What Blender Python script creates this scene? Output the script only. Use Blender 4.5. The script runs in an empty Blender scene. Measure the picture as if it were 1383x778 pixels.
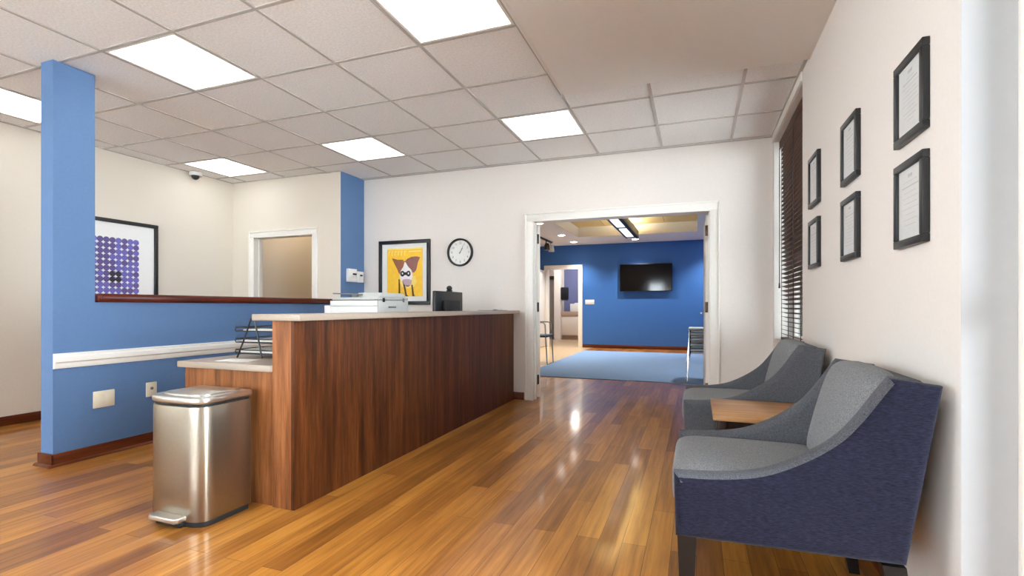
import bpy, bmesh, math, random
from mathutils import Vector, Matrix
random.seed(7)
scn = bpy.context.scene
COL = scn.collection
PI = math.pi

# ------------------------------------------------------------------ materials
def lin(r, g, b):
    f = lambda c: (c/255/12.92) if c/255 <= .04045 else ((c/255+.055)/1.055)**2.4
    return (f(r), f(g), f(b), 1)

def new_mat(name):
    m = bpy.data.materials.new(name); m.use_nodes = True
    nt = m.node_tree
    return m, nt, nt.nodes['Principled BSDF']

def coords(nt, scale=(1, 1, 1), rot=(0, 0, 0)):
    tc = nt.nodes.new('ShaderNodeTexCoord'); mp = nt.nodes.new('ShaderNodeMapping')
    mp.inputs['Scale'].default_value = scale; mp.inputs['Rotation'].default_value = rot
    nt.links.new(tc.outputs['Object'], mp.inputs['Vector'])
    return mp.outputs['Vector']

def noise(nt, vec, scale, detail=4, rough=.55):
    n = nt.nodes.new('ShaderNodeTexNoise')
    n.inputs['Scale'].default_value = scale; n.inputs['Detail'].default_value = detail
    n.inputs['Roughness'].default_value = rough
    nt.links.new(vec, n.inputs['Vector'])
    return n.outputs['Fac']

def ramp(nt, fac, stops):
    r = nt.nodes.new('ShaderNodeValToRGB')
    while len(r.color_ramp.elements) < len(stops): r.color_ramp.elements.new(.5)
    for e, (p, c) in zip(r.color_ramp.elements, stops): e.position = p; e.color = c
    nt.links.new(fac, r.inputs['Fac'])
    return r.outputs['Color']

def bump(nt, b, fac, strength, dist=.002):
    n = nt.nodes.new('ShaderNodeBump'); n.inputs['Strength'].default_value = strength
    n.inputs['Distance'].default_value = dist
    nt.links.new(fac, n.inputs['Height']); nt.links.new(n.outputs['Normal'], b.inputs['Normal'])

def plain(name, rgb, rough=.5, metal=0, var=.06, scale=30, bmp=0, spec=.5, coat=0):
    m, nt, b = new_mat(name)
    c = lin(*rgb)
    v = coords(nt); f = noise(nt, v, scale)
    lo = tuple(x*(1-var) for x in c[:3])+(1,); hi = tuple(min(1, x*(1+var)) for x in c[:3])+(1,)
    nt.links.new(ramp(nt, f, [(.3, lo), (.7, hi)]), b.inputs['Base Color'])
    b.inputs['Roughness'].default_value = rough; b.inputs['Metallic'].default_value = metal
    b.inputs['Specular IOR Level'].default_value = spec
    if coat: b.inputs['Coat Weight'].default_value = coat; b.inputs['Coat Roughness'].default_value = .08
    if bmp: bump(nt, b, f, bmp)
    return m

def emit(name, rgb, strength):
    m, nt, b = new_mat(name)
    b.inputs['Base Color'].default_value = rgb+(1,)
    b.inputs['Emission Color'].default_value = rgb+(1,)
    b.inputs['Emission Strength'].default_value = strength
    return m

def wood(name, dark, mid, light, grain='z', rough=.35, spec=.22):
    m, nt, b = new_mat(name)
    sc = {'z': (14, 14, .9), 'y': (14, .9, 14), 'x': (.9, 14, 14)}[grain]
    v = coords(nt, sc)
    f = noise(nt, v, 1.6, 8, .62)
    sc2 = tuple(s*5 for s in sc)
    f2 = noise(nt, coords(nt, sc2), 2.0, 4, .6)
    mx = nt.nodes.new('ShaderNodeMath'); mx.operation = 'MULTIPLY_ADD'
    nt.links.new(f2, mx.inputs[0]); mx.inputs[1].default_value = .35
    sub = nt.nodes.new('ShaderNodeMath'); sub.operation = 'SUBTRACT'
    nt.links.new(f, sub.inputs[0]); sub.inputs[1].default_value = .175
    nt.links.new(sub.outputs[0], mx.inputs[2])
    nt.links.new(ramp(nt, mx.outputs[0], [(.3, lin(*dark)), (.5, lin(*mid)), (.7, lin(*light))]), b.inputs['Base Color'])
    b.inputs['Roughness'].default_value = rough; b.inputs['Specular IOR Level'].default_value = spec
    return m

def floor_wood():
    m, nt, b = new_mat('glossy plank floor')
    v = coords(nt, (1, 1, 1), (0, 0, PI/2))
    br = nt.nodes.new('ShaderNodeTexBrick')
    br.offset = .37; br.offset_frequency = 2
    br.inputs['Scale'].default_value = 1
    br.inputs['Brick Width'].default_value = 1.15; br.inputs['Row Height'].default_value = .105
    br.inputs['Mortar Size'].default_value = .0012; br.inputs['Mortar Smooth'].default_value = .3
    br.inputs['Color1'].default_value = (0, 0, 0, 1); br.inputs['Color2'].default_value = (1, 1, 1, 1)
    br.inputs['Mortar'].default_value = (.5, .5, .5, 1)
    nt.links.new(v, br.inputs['Vector'])
    g = noise(nt, coords(nt, (22, 1.1, 1)), 1.7, 8, .62)
    g2 = noise(nt, coords(nt, (3.2, .8, 1)), 1.3, 2, .5)
    bw = nt.nodes.new('ShaderNodeRGBToBW'); nt.links.new(br.outputs['Color'], bw.inputs[0])
    a = nt.nodes.new('ShaderNodeMath'); a.operation = 'MULTIPLY_ADD'; a.inputs[1].default_value = .30
    nt.links.new(bw.outputs[0], a.inputs[0])
    s = nt.nodes.new('ShaderNodeMath'); s.operation = 'MULTIPLY_ADD'; s.inputs[1].default_value = .75; s.inputs[2].default_value = -.15
    nt.links.new(g, s.inputs[0]); nt.links.new(s.outputs[0], a.inputs[2])
    a2 = nt.nodes.new('ShaderNodeMath'); a2.operation = 'MULTIPLY_ADD'; a2.inputs[1].default_value = .35
    nt.links.new(g2, a2.inputs[0]); nt.links.new(a.outputs[0], a2.inputs[2])
    c = ramp(nt, a2.outputs[0], [(.22, lin(*FLOOR[0])), (.5, lin(*FLOOR[1])), (.68, lin(*FLOOR[2])), (.88, lin(*FLOOR[3]))])
    mix = nt.nodes.new('ShaderNodeMix'); mix.data_type = 'RGBA'
    nt.links.new(br.outputs['Fac'], mix.inputs['Factor']); nt.links.new(c, mix.inputs['A'])
    mix.inputs['B'].default_value = lin(80, 44, 20)
    nt.links.new(mix.outputs['Result'], b.inputs['Base Color'])
    b.inputs['Roughness'].default_value = .35; b.inputs['Specular IOR Level'].default_value = .3
    b.inputs['Coat Weight'].default_value = .45; b.inputs['Coat Roughness'].default_value = .1
    w = noise(nt, coords(nt, (4, 1, 1)), 2.2, 2, .5)
    bump(nt, b, w, .06, .01)
    return m

FLOOR = [(98, 56, 20), (148, 92, 36), (180, 120, 50), (206, 146, 68)]

def fabric(name, dark, light, streak=False):
    m, nt, b = new_mat(name)
    v = coords(nt, (60, 60, 420) if streak else (260, 260, 260))
    f = noise(nt, v, 1.0, 3, .7)
    nt.links.new(ramp(nt, f, [(.32, lin(*dark)), (.68, lin(*light))]), b.inputs['Base Color'])
    b.inputs['Roughness'].default_value = .92; b.inputs['Specular IOR Level'].default_value = .1
    b.inputs['Sheen Weight'].default_value = .06
    bump(nt, b, f, .35, .001)
    return m

def glass_mat(name, tint=(1, 1, 1)):
    m = bpy.data.materials.new(name); m.use_nodes = True
    nt = m.node_tree; nt.nodes.remove(nt.nodes['Principled BSDF'])
    out = nt.nodes['Material Output']
    t = nt.nodes.new('ShaderNodeBsdfTransparent'); t.inputs[0].default_value = tint+(1,)
    g = nt.nodes.new('ShaderNodeBsdfGlossy'); g.inputs['Roughness'].default_value = .02
    fr = nt.nodes.new('ShaderNodeFresnel'); fr.inputs['IOR'].default_value = 1.45
    mx = nt.nodes.new('ShaderNodeMixShader')
    nt.links.new(fr.outputs[0], mx.inputs[0]); nt.links.new(t.outputs[0], mx.inputs[1]); nt.links.new(g.outputs[0], mx.inputs[2])
    nt.links.new(mx.outputs[0], out.inputs['Surface'])
    return m

M = {}
M['floor'] = floor_wood()
M['tile_floor'] = plain('beige vinyl tile', (196, 168, 132), .25, var=.05, scale=8)
M['wall'] = plain('warm white paint', (232, 225, 218), .75, var=.015, scale=60, bmp=.05)
M['wall_lit_warm'] = plain('wall paint with warm light', (222, 213, 199), .75, var=.015, scale=60, bmp=.05)  # warm light of the office side mixed into the wall colour
M['wall_warm'] = plain('tan paint', (208, 186, 146), .75, var=.015, scale=60)
M['blue'] = plain('blue wall paint', (85, 117, 160), .65, var=.03, scale=60, bmp=.05)
M['deepblue'] = plain('deep blue wall paint', (50, 104, 174), .6, var=.03, scale=40)
M['violet'] = plain('violet blue paint', (110, 118, 165), .6, var=.03)
M['white_trim'] = plain('white trim paint', (240, 237, 230), .4, var=.01)
M['base'] = wood('mahogany baseboard', (62, 28, 14), (88, 42, 22), (112, 58, 32), 'y', .3)
M['basex'] = wood('mahogany baseboard across', (62, 28, 14), (88, 42, 22), (112, 58, 32), 'x', .3)
M['cap'] = wood('mahogany cap', (58, 20, 14), (84, 32, 22), (108, 46, 32), 'y', .22)
M['tile'] = plain('mineral ceiling tile', (243, 242, 241), .95, var=.09, scale=75, bmp=.6)
M['wall_end_shade'] = plain('wall paint with shade', (184, 183, 183), .7, var=.01)  # end face of the right wall, its shade put into a greyer colour
M['tbar'] = plain('ceiling grid steel', (182, 176, 171), .5, var=.01)
M['soffit'] = plain('painted soffit', (250, 249, 246), .8, var=.01)
M['walnut'] = wood('walnut laminate', (44, 20, 8), (76, 39, 16), (108, 60, 27), 'z', .38)  # counter front, its shade put into a darker wood colour
M['walnut_lit'] = wood('walnut laminate lit end', (96, 54, 28), (132, 82, 46), (158, 102, 62), 'z', .4)  # lighter copy of the same walnut, daylight on the desk end painted in
M['counter'] = plain('speckled beige laminate', (160, 146, 132), .35, var=.10, scale=240)
M['steel'] = plain('brushed stainless', (160, 150, 136), .3, 1, var=.03, scale=60)
M['steel_lid'] = plain('lid stainless', (216, 214, 209), .3, 1, var=.03, scale=60)
M['black'] = plain('black plastic', (16, 16, 17), .4, var=.1)
M['blackmatte'] = plain('matte black', (12, 12, 12), .7, var=.1)
M['frame'] = plain('black picture frame', (19, 19, 21), .38, var=.15)
M['wire'] = plain('black coated wire', (16, 18, 24), .4, var=.1)
M['paper'] = plain('white paper', (236, 234, 230), .8, var=.01)
M['cert'] = plain('certificate paper', (214, 214, 212), .35, var=.02)
M['ink'] = plain('grey ink', (192, 192, 193), .7, var=.05)
M['mat'] = plain('white mat board', (240, 240, 238), .6, var=.01)
M['yellow'] = plain('yellow print', (248, 196, 50), .55, var=.06, scale=14)
M['yellow_pale'] = plain('pale yellow print', (252, 222, 122), .55, var=.04)
M['dogbrown'] = plain('brown print', (150, 92, 62), .55, var=.12, scale=40)
M['dogmauve'] = plain('mauve brown print', (146, 96, 88), .55, var=.12, scale=40)
M['dogwhite'] = plain('white print', (246, 240, 240), .55, var=.02)
M['doggrey'] = plain('lilac print', (196, 164, 176), .55, var=.08)
M['dogdark'] = plain('dark print', (92, 58, 24), .55, var=.1)
M['dot1'] = plain('indigo print', (104, 98, 178), .5, var=.35, scale=90)
M['dot2'] = plain('plum print', (88, 76, 132), .5, var=.35, scale=90)
M['dot3'] = plain('dark print dots', (28, 24, 38), .5, var=.2)
M['fab'] = fabric('grey tweed', (88, 89, 92), (140, 140, 142))
M['fabdark'] = fabric('charcoal tweed', (58, 59, 64), (96, 97, 102))
M['fab_shade'] = fabric('tweed in painted shade', (14, 14, 25), (38, 38, 56), True)  # chair fabric with the near side's bluish shade painted into its colour
M['legwood'] = plain('black stained wood', (9, 7, 7), .4, var=.15)
M['tabletop'] = wood('light brown veneer', (142, 100, 62), (164, 120, 78), (184, 140, 96), 'x', .35)
M['tabledark'] = wood('dark brown wood', (26, 15, 10), (40, 24, 16), (56, 34, 22), 'z', .45)
M['blind'] = wood('dark brown blind slat', (44, 26, 18), (62, 38, 27), (80, 52, 38), 'y', .45)
M['tape'] = plain('blind ladder tape', (36, 28, 26), .8)
M['carpet'] = plain('blue carpet', (124, 152, 190), .97, var=.14, scale=120, bmp=.5, spec=.1)
M['glass'] = glass_mat('window glass')
M['clockface'] = plain('clock face', (240, 240, 236), .4, var=.01)
M['plate'] = plain('ivory plate', (232, 224, 204), .4, var=.01)
M['whiteplastic'] = plain('white plastic', (232, 232, 230), .4, var=.01)
M['greyplastic'] = plain('light grey plastic', (196, 198, 194), .45, var=.02)
M['midgrey'] = plain('mid grey plastic', (120, 120, 118), .5, var=.04)
M['screen'] = plain('tv screen', (5, 5, 6), .08, var=.1)
M['bronze'] = plain('dark bronze hinge', (70, 56, 46), .35, .8, var=.1)
M['chrome'] = plain('chrome', (200, 204, 208), .15, 1, var=.02)
M['seatblue'] = plain('slate blue seat', (52, 74, 100), .6, var=.1)
M['seatpale'] = plain('pale blue grey seat', (188, 203, 214), .6, var=.08)
M['cabinet'] = plain('cream cabinet', (232, 222, 208), .5, var=.01)
M['worktop'] = plain('tan worktop', (176, 150, 126), .4, var=.06)
M['concrete'] = plain('pale paving', (205, 204, 200), .9, var=.08, scale=6)
M['panel_light'] = emit('lit diffuser', (.94, .975, 1.0), 2.7)
M['down'] = emit('lit downlight lens', (1.0, .97, .93), 20)
M['linear'] = emit('lit linear diffuser', (.92, .96, 1.0), .8); M['uplight'] = emit('lit uplight strip', (1.0, .93, .78), 24)

# ------------------------------------------------------------------ mesh builder
ORG = {}
class MB:
    def __init__(self): self.bm = bmesh.new()
    def _merge(self, b2, mi):
        for f in b2.faces: f.material_index = mi
        me = bpy.data.meshes.new('tmp'); b2.to_mesh(me); b2.free()
        self.bm.from_mesh(me); bpy.data.meshes.remove(me)
    def box(self, x0, x1, y0, y1, z0, z1, bev=0, mi=0, seg=2):
        b = bmesh.new(); bmesh.ops.create_cube(b, size=1)
        for v in b.verts:
            v.co = Vector(((x0+x1)/2+v.co.x*(x1-x0), (y0+y1)/2+v.co.y*(y1-y0), (z0+z1)/2+v.co.z*(z1-z0)))
        if bev: bmesh.ops.bevel(b, geom=b.edges[:], offset=bev, segments=seg, profile=.5, affect='EDGES')
        self._merge(b, mi); return self
    def prism(self, pts, axis, lo, hi, bev=0, mi=0, seg=3, rimonly=True, mifn=None):
        b = bmesh.new()
        P = {'x': lambda a, c, t: (t, a, c), 'y': lambda a, c, t: (a, t, c), 'z': lambda a, c, t: (a, c, t)}[axis]
        A = [b.verts.new(P(a, c, lo)) for a, c in pts]; B = [b.verts.new(P(a, c, hi)) for a, c in pts]
        fa = b.faces.new(A); fb = b.faces.new(B[::-1]); n = len(pts)
        for i in range(n): b.faces.new([A[i], B[i], B[(i+1) % n], A[(i+1) % n]])
        bmesh.ops.recalc_face_normals(b, faces=b.faces[:])
        if bev:
            rim = list(set(list(fa.edges)+list(fb.edges)))
            bmesh.ops.bevel(b, geom=rim, offset=bev, segments=seg, profile=.5, affect='EDGES')
        for f in b.faces: f.material_index = mi
        if mifn:
            for f in b.faces: f.material_index = mifn(f)
        me = bpy.data.meshes.new('tmp'); b.to_mesh(me); b.free(); self.bm.from_mesh(me); bpy.data.meshes.remove(me)
        return self
    def cyl(self, p0, p1, r0, r1=None, n=16, mi=0):
        r1 = r0 if r1 is None else r1
        p0, p1 = Vector(p0), Vector(p1); d = p1-p0
        b = bmesh.new()
        bmesh.ops.create_cone(b, cap_ends=True, segments=n, radius1=r0, radius2=r1, depth=d.length)
        R = Vector((0, 0, 1)).rotation_difference(d.normalized()).to_matrix().to_4x4()
        bmesh.ops.transform(b, matrix=Matrix.Translation((p0+p1)/2) @ R, verts=b.verts[:])
        self._merge(b, mi); return self
    def sphere(self, c, r, mi=0, sx=1, sy=1, sz=1, u=20, v=12):
        b = bmesh.new(); bmesh.ops.create_uvsphere(b, u_segments=u, v_segments=v, radius=r)
        for w in b.verts: w.co = Vector((c[0]+w.co.x*sx, c[1]+w.co.y*sy, c[2]+w.co.z*sz))
        self._merge(b, mi); return self
    def tube(self, pts, r, n=8, closed=False, mi=0):
        pts = [Vector(p) for p in pts]; N = len(pts)
        b = bmesh.new(); rings = []
        for i, p in enumerate(pts):
            if closed: t = pts[(i+1) % N]-pts[i-1]
            else: t = pts[min(i+1, N-1)]-pts[max(i-1, 0)]
            t.normalize()
            up = Vector((0, 0, 1)) if abs(t.z) < .95 else Vector((1, 0, 0))
            s = t.cross(up).normalized(); u = s.cross(t)
            rings.append([b.verts.new(p+r*(math.cos(2*PI*k/n)*s+math.sin(2*PI*k/n)*u)) for k in range(n)])
        for i in range(N if closed else N-1):
            A, B = rings[i], rings[(i+1) % N]
            for k in range(n): b.faces.new([A[k], A[(k+1) % n], B[(k+1) % n], B[k]])
        if not closed: b.faces.new(rings[0][::-1]); b.faces.new(rings[-1])
        bmesh.ops.recalc_face_normals(b, faces=b.faces[:])
        self._merge(b, mi); return self
    def lathe(self, prof, c, axis='z', n=40, mi=0, cap=True):
        b = bmesh.new(); rings = []
        for r, h in prof:
            ring = []
            for k in range(n):
                a = 2*PI*k/n; x, y = r*math.cos(a), r*math.sin(a)
                ring.append(b.verts.new({'z': (c[0]+x, c[1]+y, c[2]+h), 'y': (c[0]+x, c[1]+h, c[2]+y), 'x': (c[0]+h, c[1]+x, c[2]+y)}[axis]))
            rings.append(ring)
        for A, B in zip(rings, rings[1:]):
            for k in range(n): b.faces.new([A[k], A[(k+1) % n], B[(k+1) % n], B[k]])
        if cap: b.faces.new(rings[0]); b.faces.new(rings[-1])
        bmesh.ops.remove_doubles(b, verts=b.verts[:], dist=1e-6)
        bmesh.ops.recalc_face_normals(b, faces=b.faces[:])
        self._merge(b, mi); return self
    def build(self, name, mats, parent=None, ang=40):
        if not isinstance(mats, (list, tuple)): mats = [mats]
        me = bpy.data.meshes.new(name)
        o_ = Vector(ORG.get(parent.name, (0, 0, 0))) if parent else Vector((0, 0, 0))
        for v in self.bm.verts: v.co -= o_
        self.bm.to_mesh(me); self.bm.free()
        for m in mats: me.materials.append(m)
        me.shade_smooth(); me.set_sharp_from_angle(angle=math.radians(ang))
        o = bpy.data.objects.new(name, me); COL.objects.link(o)
        if parent: o.parent = parent; ORG[o.name] = tuple(o_)
        return o

def thing(name, label, cat, loc, group=None):
    o = bpy.data.objects.new(name, None); COL.objects.link(o)
    o.location = loc; o.empty_display_size = .1
    o['label'] = label; o['category'] = cat
    if group: o['group'] = group
    ORG[o.name] = tuple(loc); return o
def tag(o, label, cat, group=None):
    o['label'] = label; o['category'] = cat
    if group: o['group'] = group
    return o
def S(name, mb, mats, label=None, parent=None, ang=40):
    o = mb.build(name, mats, parent, ang)
    if not parent:
        o['kind'] = 'structure'
        if label: o['label'] = label; o['category'] = label.split('|')[0] if '|' in label else 'structure'
    return o
def struct(name, mb, mats, label, cat, ang=40):
    o = mb.build(name, mats, None, ang); o['kind'] = 'structure'; o['label'] = label; o['category'] = cat
    return o
def copy_tree(o, loc, label):
    c = o.copy(); COL.objects.link(c); c.location = loc; c['label'] = label
    ORG[c.name] = tuple(loc)
    for ch in list(o.children):
        d = ch.copy(); COL.objects.link(d); d.parent = c
        for g in list(ch.children):
            e = g.copy(); COL.objects.link(e); e.parent = d
    return c

# ------------------------------------------------------------------ constants
XR, XL, YB, YO, CZ = .70, -5.85, 5.46, 5.0, 2.728      # right wall, left wall, back wall, office wall, ceiling
YF = -4.6                                               # wall behind the camera
XP0, XP1 = -4.17, -4.04                                 # partition
YFAR = 13.1
G, GX, GY = .657, -.99, 1.4546

# ------------------------------------------------------------------ shell
struct('floor', MB().box(-6.1, 1.2, .2, 7.6, -.1, 0).box(-2.58, 1.2, 7.6, YFAR+.0, -.1, 0), M['floor'],
       'glossy reddish brown plank floor through both rooms', 'floor')
struct('floor_hall', MB().box(-5.2, -2.58, 7.6, YFAR, -.1, 0).box(-5.2, 1.2, YFAR, 17.2, -.1, 0), M['tile_floor'],
       'pale beige floor left of the blue carpet and beyond the far doorway', 'floor')
struct('floor_bounce', MB().box(-6.1, 1.2, YF-.15, .2, -.1, 0), plain('white bounce floor', (236, 236, 234), .4, var=.02, scale=5), 'added white floor behind the viewer that bounces light', 'floor')  # pale floor added out of view to bounce neutral light to the ceiling
struct('ground', MB().box(1.2, 16, -12, 18, -.3, -.15).box(-14, 16, -14, YF-.15, -.3, -.15).box(-14, XL-.3, YF-.15, 18, -.3, -.15), M['concrete'], 'pale paving outside the windows', 'ground')

W = M['wall']
# right wall with window 1 (Y 4.0-5.40, z .75-2.655) and the glazed opening near the camera
mb = MB()
mb.box(XR, XR+.25, 1.76, 4.0, 0, 2.9).box(XR, XR+.25, 5.40, YB, 0, 2.9).box(XR, XR+.25, 4.0, 5.40, 0, .75).box(XR, XR+.25, 4.0, 5.40, 2.655, 2.9)
mb.box(XR, XR+.25, .4, 1.76, 2.62, 2.9).box(XR, XR+.25, YF, .4, 0, 2.9)
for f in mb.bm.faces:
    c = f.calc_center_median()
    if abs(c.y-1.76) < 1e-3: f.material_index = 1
struct('wall_right', mb, [W, M['wall_end_shade']], 'off-white right wall behind the armchairs', 'wall')
# back wall
mb = MB()
mb.box(-4.08, -1.767, YB, YB+.14, 0, 2.9).box(.137, XR+.25, YB, YB+.14, 0, 2.9).box(-1.767, .137, YB, YB+.14, 2.06, 2.9)
struct('wall_back', mb, W, 'off-white back wall with the wide double doorway', 'wall')
# office wall with its doorway; its right end is painted blue
b = MB().box(XL, -5.47, YO, YO+.12, 0, 2.9).box(-4.49, -4.08, YO, YO+.12, 0, 2.9).box(-5.47, -4.49, YO, YO+.12, 1.99, 2.9)
for f in b.bm.faces:
    c = f.calc_center_median()
    if c.x > -4.0805: f.material_index = 1
struct('wall_office', b, [M['wall_lit_warm'], M['blue']], 'off-white wall with a small doorway behind the reception desk', 'wall')
struct('wall_nook', MB().box(-4.20, -4.08, YO+.12, YB, 0, 2.9).box(-4.20, -4.08, YB, YB+.14, 0, 2.9), M['blue'], 'narrow blue wall strip left of the dog picture', 'wall')
struct('wall_left', MB().box(XL-.15, XL, -1.0, 8.5, 0, 2.9).box(XL-.15, XL, YF, -3.6, 0, 2.9).box(XL-.15, XL, -3.6, -1.0, 0, .7).box(XL-.15, XL, -3.6, -1.0, 2.6, 2.9), M['wall_lit_warm'], 'off-white left wall with the framed dot print', 'wall')
# wall behind the camera with the opening of the added fill window
struct('wall_front', MB().box(XL-.15, -5.2, YF-.15, YF, 0, 2.9).box(-1.8, XR+.25, YF-.15, YF, 0, 2.9).box(-5.2, -1.8, YF-.15, YF, 0, .85).box(-5.2, -1.8, YF-.15, YF, 2.5, 2.9), W,
       'off-white front wall behind the viewer', 'wall')
# corridor behind the office doorway
struct('wall_corridor', MB().box(-6.5, -6.36, 5.12, 6.6, 0, 2.9).box(-6.36, -4.2, 6.6, 6.72, 0, 2.9), M['wall_warm'], 'tan corridor wall seen through the small doorway', 'wall')
# partition: end pillar + half wall
mb = MB().box(XP0, XP1, 2.07, 2.32, 0, CZ).box(XP0, XP1, 2.32, YO, 0, 1.105)
struct('wall_partition', mb, M['blue'], 'blue half wall with a full height blue end post', 'wall')
# cap and chair rail
struct('trim_1', MB().box(XP0-.035, XP1+.035, 2.325, 4.93, 1.105, 1.168, .022, seg=4), M['cap'], 'rounded dark mahogany cap along the top of the blue half wall', 'trim', 60)
pr = [(XP1, .655), (XP1+.012, .655), (XP1+.018, .67), (XP1+.018, .69), (XP1+.03, .70), (XP1+.03, .73), (XP1+.018, .74), (XP1+.018, .752), (XP1+.008, .757), (XP1, .757)]
struct('trim_2', MB().prism(pr, 'y', 2.07, YO), M['white_trim'], 'white moulded chair rail across the blue half wall', 'trim')

# baseboards
def bb(name, segs, mat, label):
    mb = MB()
    for x0, x1, y0, y1 in segs:
        mb.box(x0, x1, y0, y1, 0, .085, .004)
    struct(name, mb, mat, label, 'baseboard')
bb('baseboard_left', [(XL, XL+.014, YF, YO)], M['base'], 'brown baseboard at the foot of the left wall')
bb('baseboard_partition', [(XP1, XP1+.014, 2.056, YO), (XP0-.014, XP1+.014, 2.056, 2.07), (XP0-.014, XP0, 2.07, YO)], M['base'], 'brown baseboard around the foot of the blue half wall')
struct('trim_3', MB().prism([(XP1+.014, 0), (XP1+.032, 0), (XP1+.029, .010), (XP1+.022, .016), (XP1+.014, .018)], 'y', 2.03, YO).prism([(2.056, 0), (2.038, 0), (2.041, .010), (2.048, .016), (2.056, .018)], 'x', XP0-.03, XP1+.03), M['base'], 'quarter round strip at the foot of the half wall baseboard', 'trim')
bb('baseboard_back', [(-4.08, -1.866, YB-.014, YB), (.236, XR, YB-.014, YB)], M['basex'], 'brown baseboard at the foot of the back wall')
bb('baseboard_right', [(XR-.014, XR, 1.76, YB-.02)], M['base'], 'brown baseboard at the foot of the right wall')
bb('baseboard_office', [(XL+.02, -5.55, YO-.014, YO), (-4.41, -4.19, YO-.014, YO)], M['basex'], 'brown baseboard at the foot of the wall behind the desk')

# door casings
def casing(name, x0, x1, y, top, w, label, depth=.022, jamb=None):
    mb = MB()
    mb.box(x0-w, x0, y-depth, y, 0, top, .004).box(x1, x1+w, y-depth, y, 0, top, .004).box(x0-w, x1+w, y-depth, y, top, top+w, .004)
    mb.box(x0-w, x0-w+.018, y-depth-.008, y-depth+.002, 0, top+w, .003).box(x1+w-.018, x1+w, y-depth-.008, y-depth+.002, 0, top+w, .003).box(x0-w, x1+w, y-depth-.008, y-depth+.002, top+w-.018, top+w, .003)
    if jamb:
        t = .012
        mb.box(x0-.001, x0+t, y-depth, y+jamb, 0, top).box(x1-t, x1+.001, y-depth, y+jamb, 0, top).box(x0+t, x1-t, y-depth, y+jamb, top-t, top+.001)
        mb.box(x0+t, x0+t+.012, y+jamb*.45, y+jamb*.7, 0, top-t).box(x1-t-.012, x1-t, y+jamb*.45, y+jamb*.7, 0, top-t)
    struct(name, mb, M['white_trim'], label, 'trim')
casing('trim_4', -1.767, .137, YB, 2.06, .085, 'white casing around the wide double doorway', jamb=.145)
casing('trim_5', -5.47, -4.49, YO, 1.99, .072, 'white casing around the small doorway behind the desk', jamb=.125)
casing('trim_6', -3.80, -2.94, YFAR, 2.10, .10, 'white casing around the doorway in the far blue wall', jamb=.13)

# ------------------------------------------------------------------ ceiling
lights_x = [(-3.618, -2.961), (-1.647, -.99), (-5.589, -4.932)]
lights_y = [(GY+G, GY+2*G), (GY+4*G, GY+5*G), (GY-2*G, GY-G), (GY-5*G, GY-4*G), (GY-8*G, GY-7*G)]
holes = [(lx, ly) for lx in lights_x for ly in lights_y]
mb = MB()
ZT = CZ+.006
xs = sorted([GX-k*G for k in range(0, 9)] + [GX+k*G for k in range(1, 3)] + [XR, XL])
xs = [x for x in xs if XL-.001 <= x <= XR+.001]
ys = [GY+k*G for k in range(-10, 7)]; ys = sorted([y for y in ys if YF < y < YB] + [YF, YB])
for i in range(len(xs)-1):
    for j in range(len(ys)-1):
        cx, cy = (xs[i]+xs[i+1])/2, (ys[j]+ys[j+1])/2
        if any(a < cx < b_ and c < cy < d for (a, b_), (c, d) in holes): continue
        if cx > GX and cy < 3.5: continue
        if cx < -4.1 and cy > YO and ys[j] > YO-.01: continue
        mb.box(xs[i]+.008, xs[i+1]-.008, ys[j]+.008, ys[j+1]-.008, ZT, ZT+.02, .0)
mb.box(XL-.15, XR+.25, YF-.15, YB+.14, 2.87, 2.95)
mb.box(-6.5, -4.2, 5.0, 6.72, 2.75, 2.87)
struct('ceiling', mb, M['tile'], 'grey white tiled suspended ceiling', 'ceiling')
mb = MB()
for x in xs:
    y1 = YB if x > -4.09 else YO
    y0 = YF if x < -.9 else 3.75
    xa = min(max(x, XL+.011), XR-.011)
    mb.box(xa-.011, xa+.011, y0, y1, CZ, CZ+.03)
for y in ys:
    yy = min(max(y, YF+.011), YB-.011)
    x1 = XR if y > 3.8 else GX
    mb.box(XL if y < YO else -4.08, x1, yy-.011, yy+.011, CZ+.0003, CZ+.03)
mb.box(XL, -4.08, YO-.022, YO, CZ, CZ+.03)
struct('trim_7', mb, M['tbar'], 'white metal grid holding the ceiling tiles', 'trim')
struct('ceiling_soffit', MB().box(-.95, XR, YF, 3.76, 2.700, 2.86, .003).box(-.985, -.95, YF, 3.76, 2.716, 2.86, .002), M['soffit'], 'plain beige lowered ceiling panel along the right wall', 'ceiling')

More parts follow.
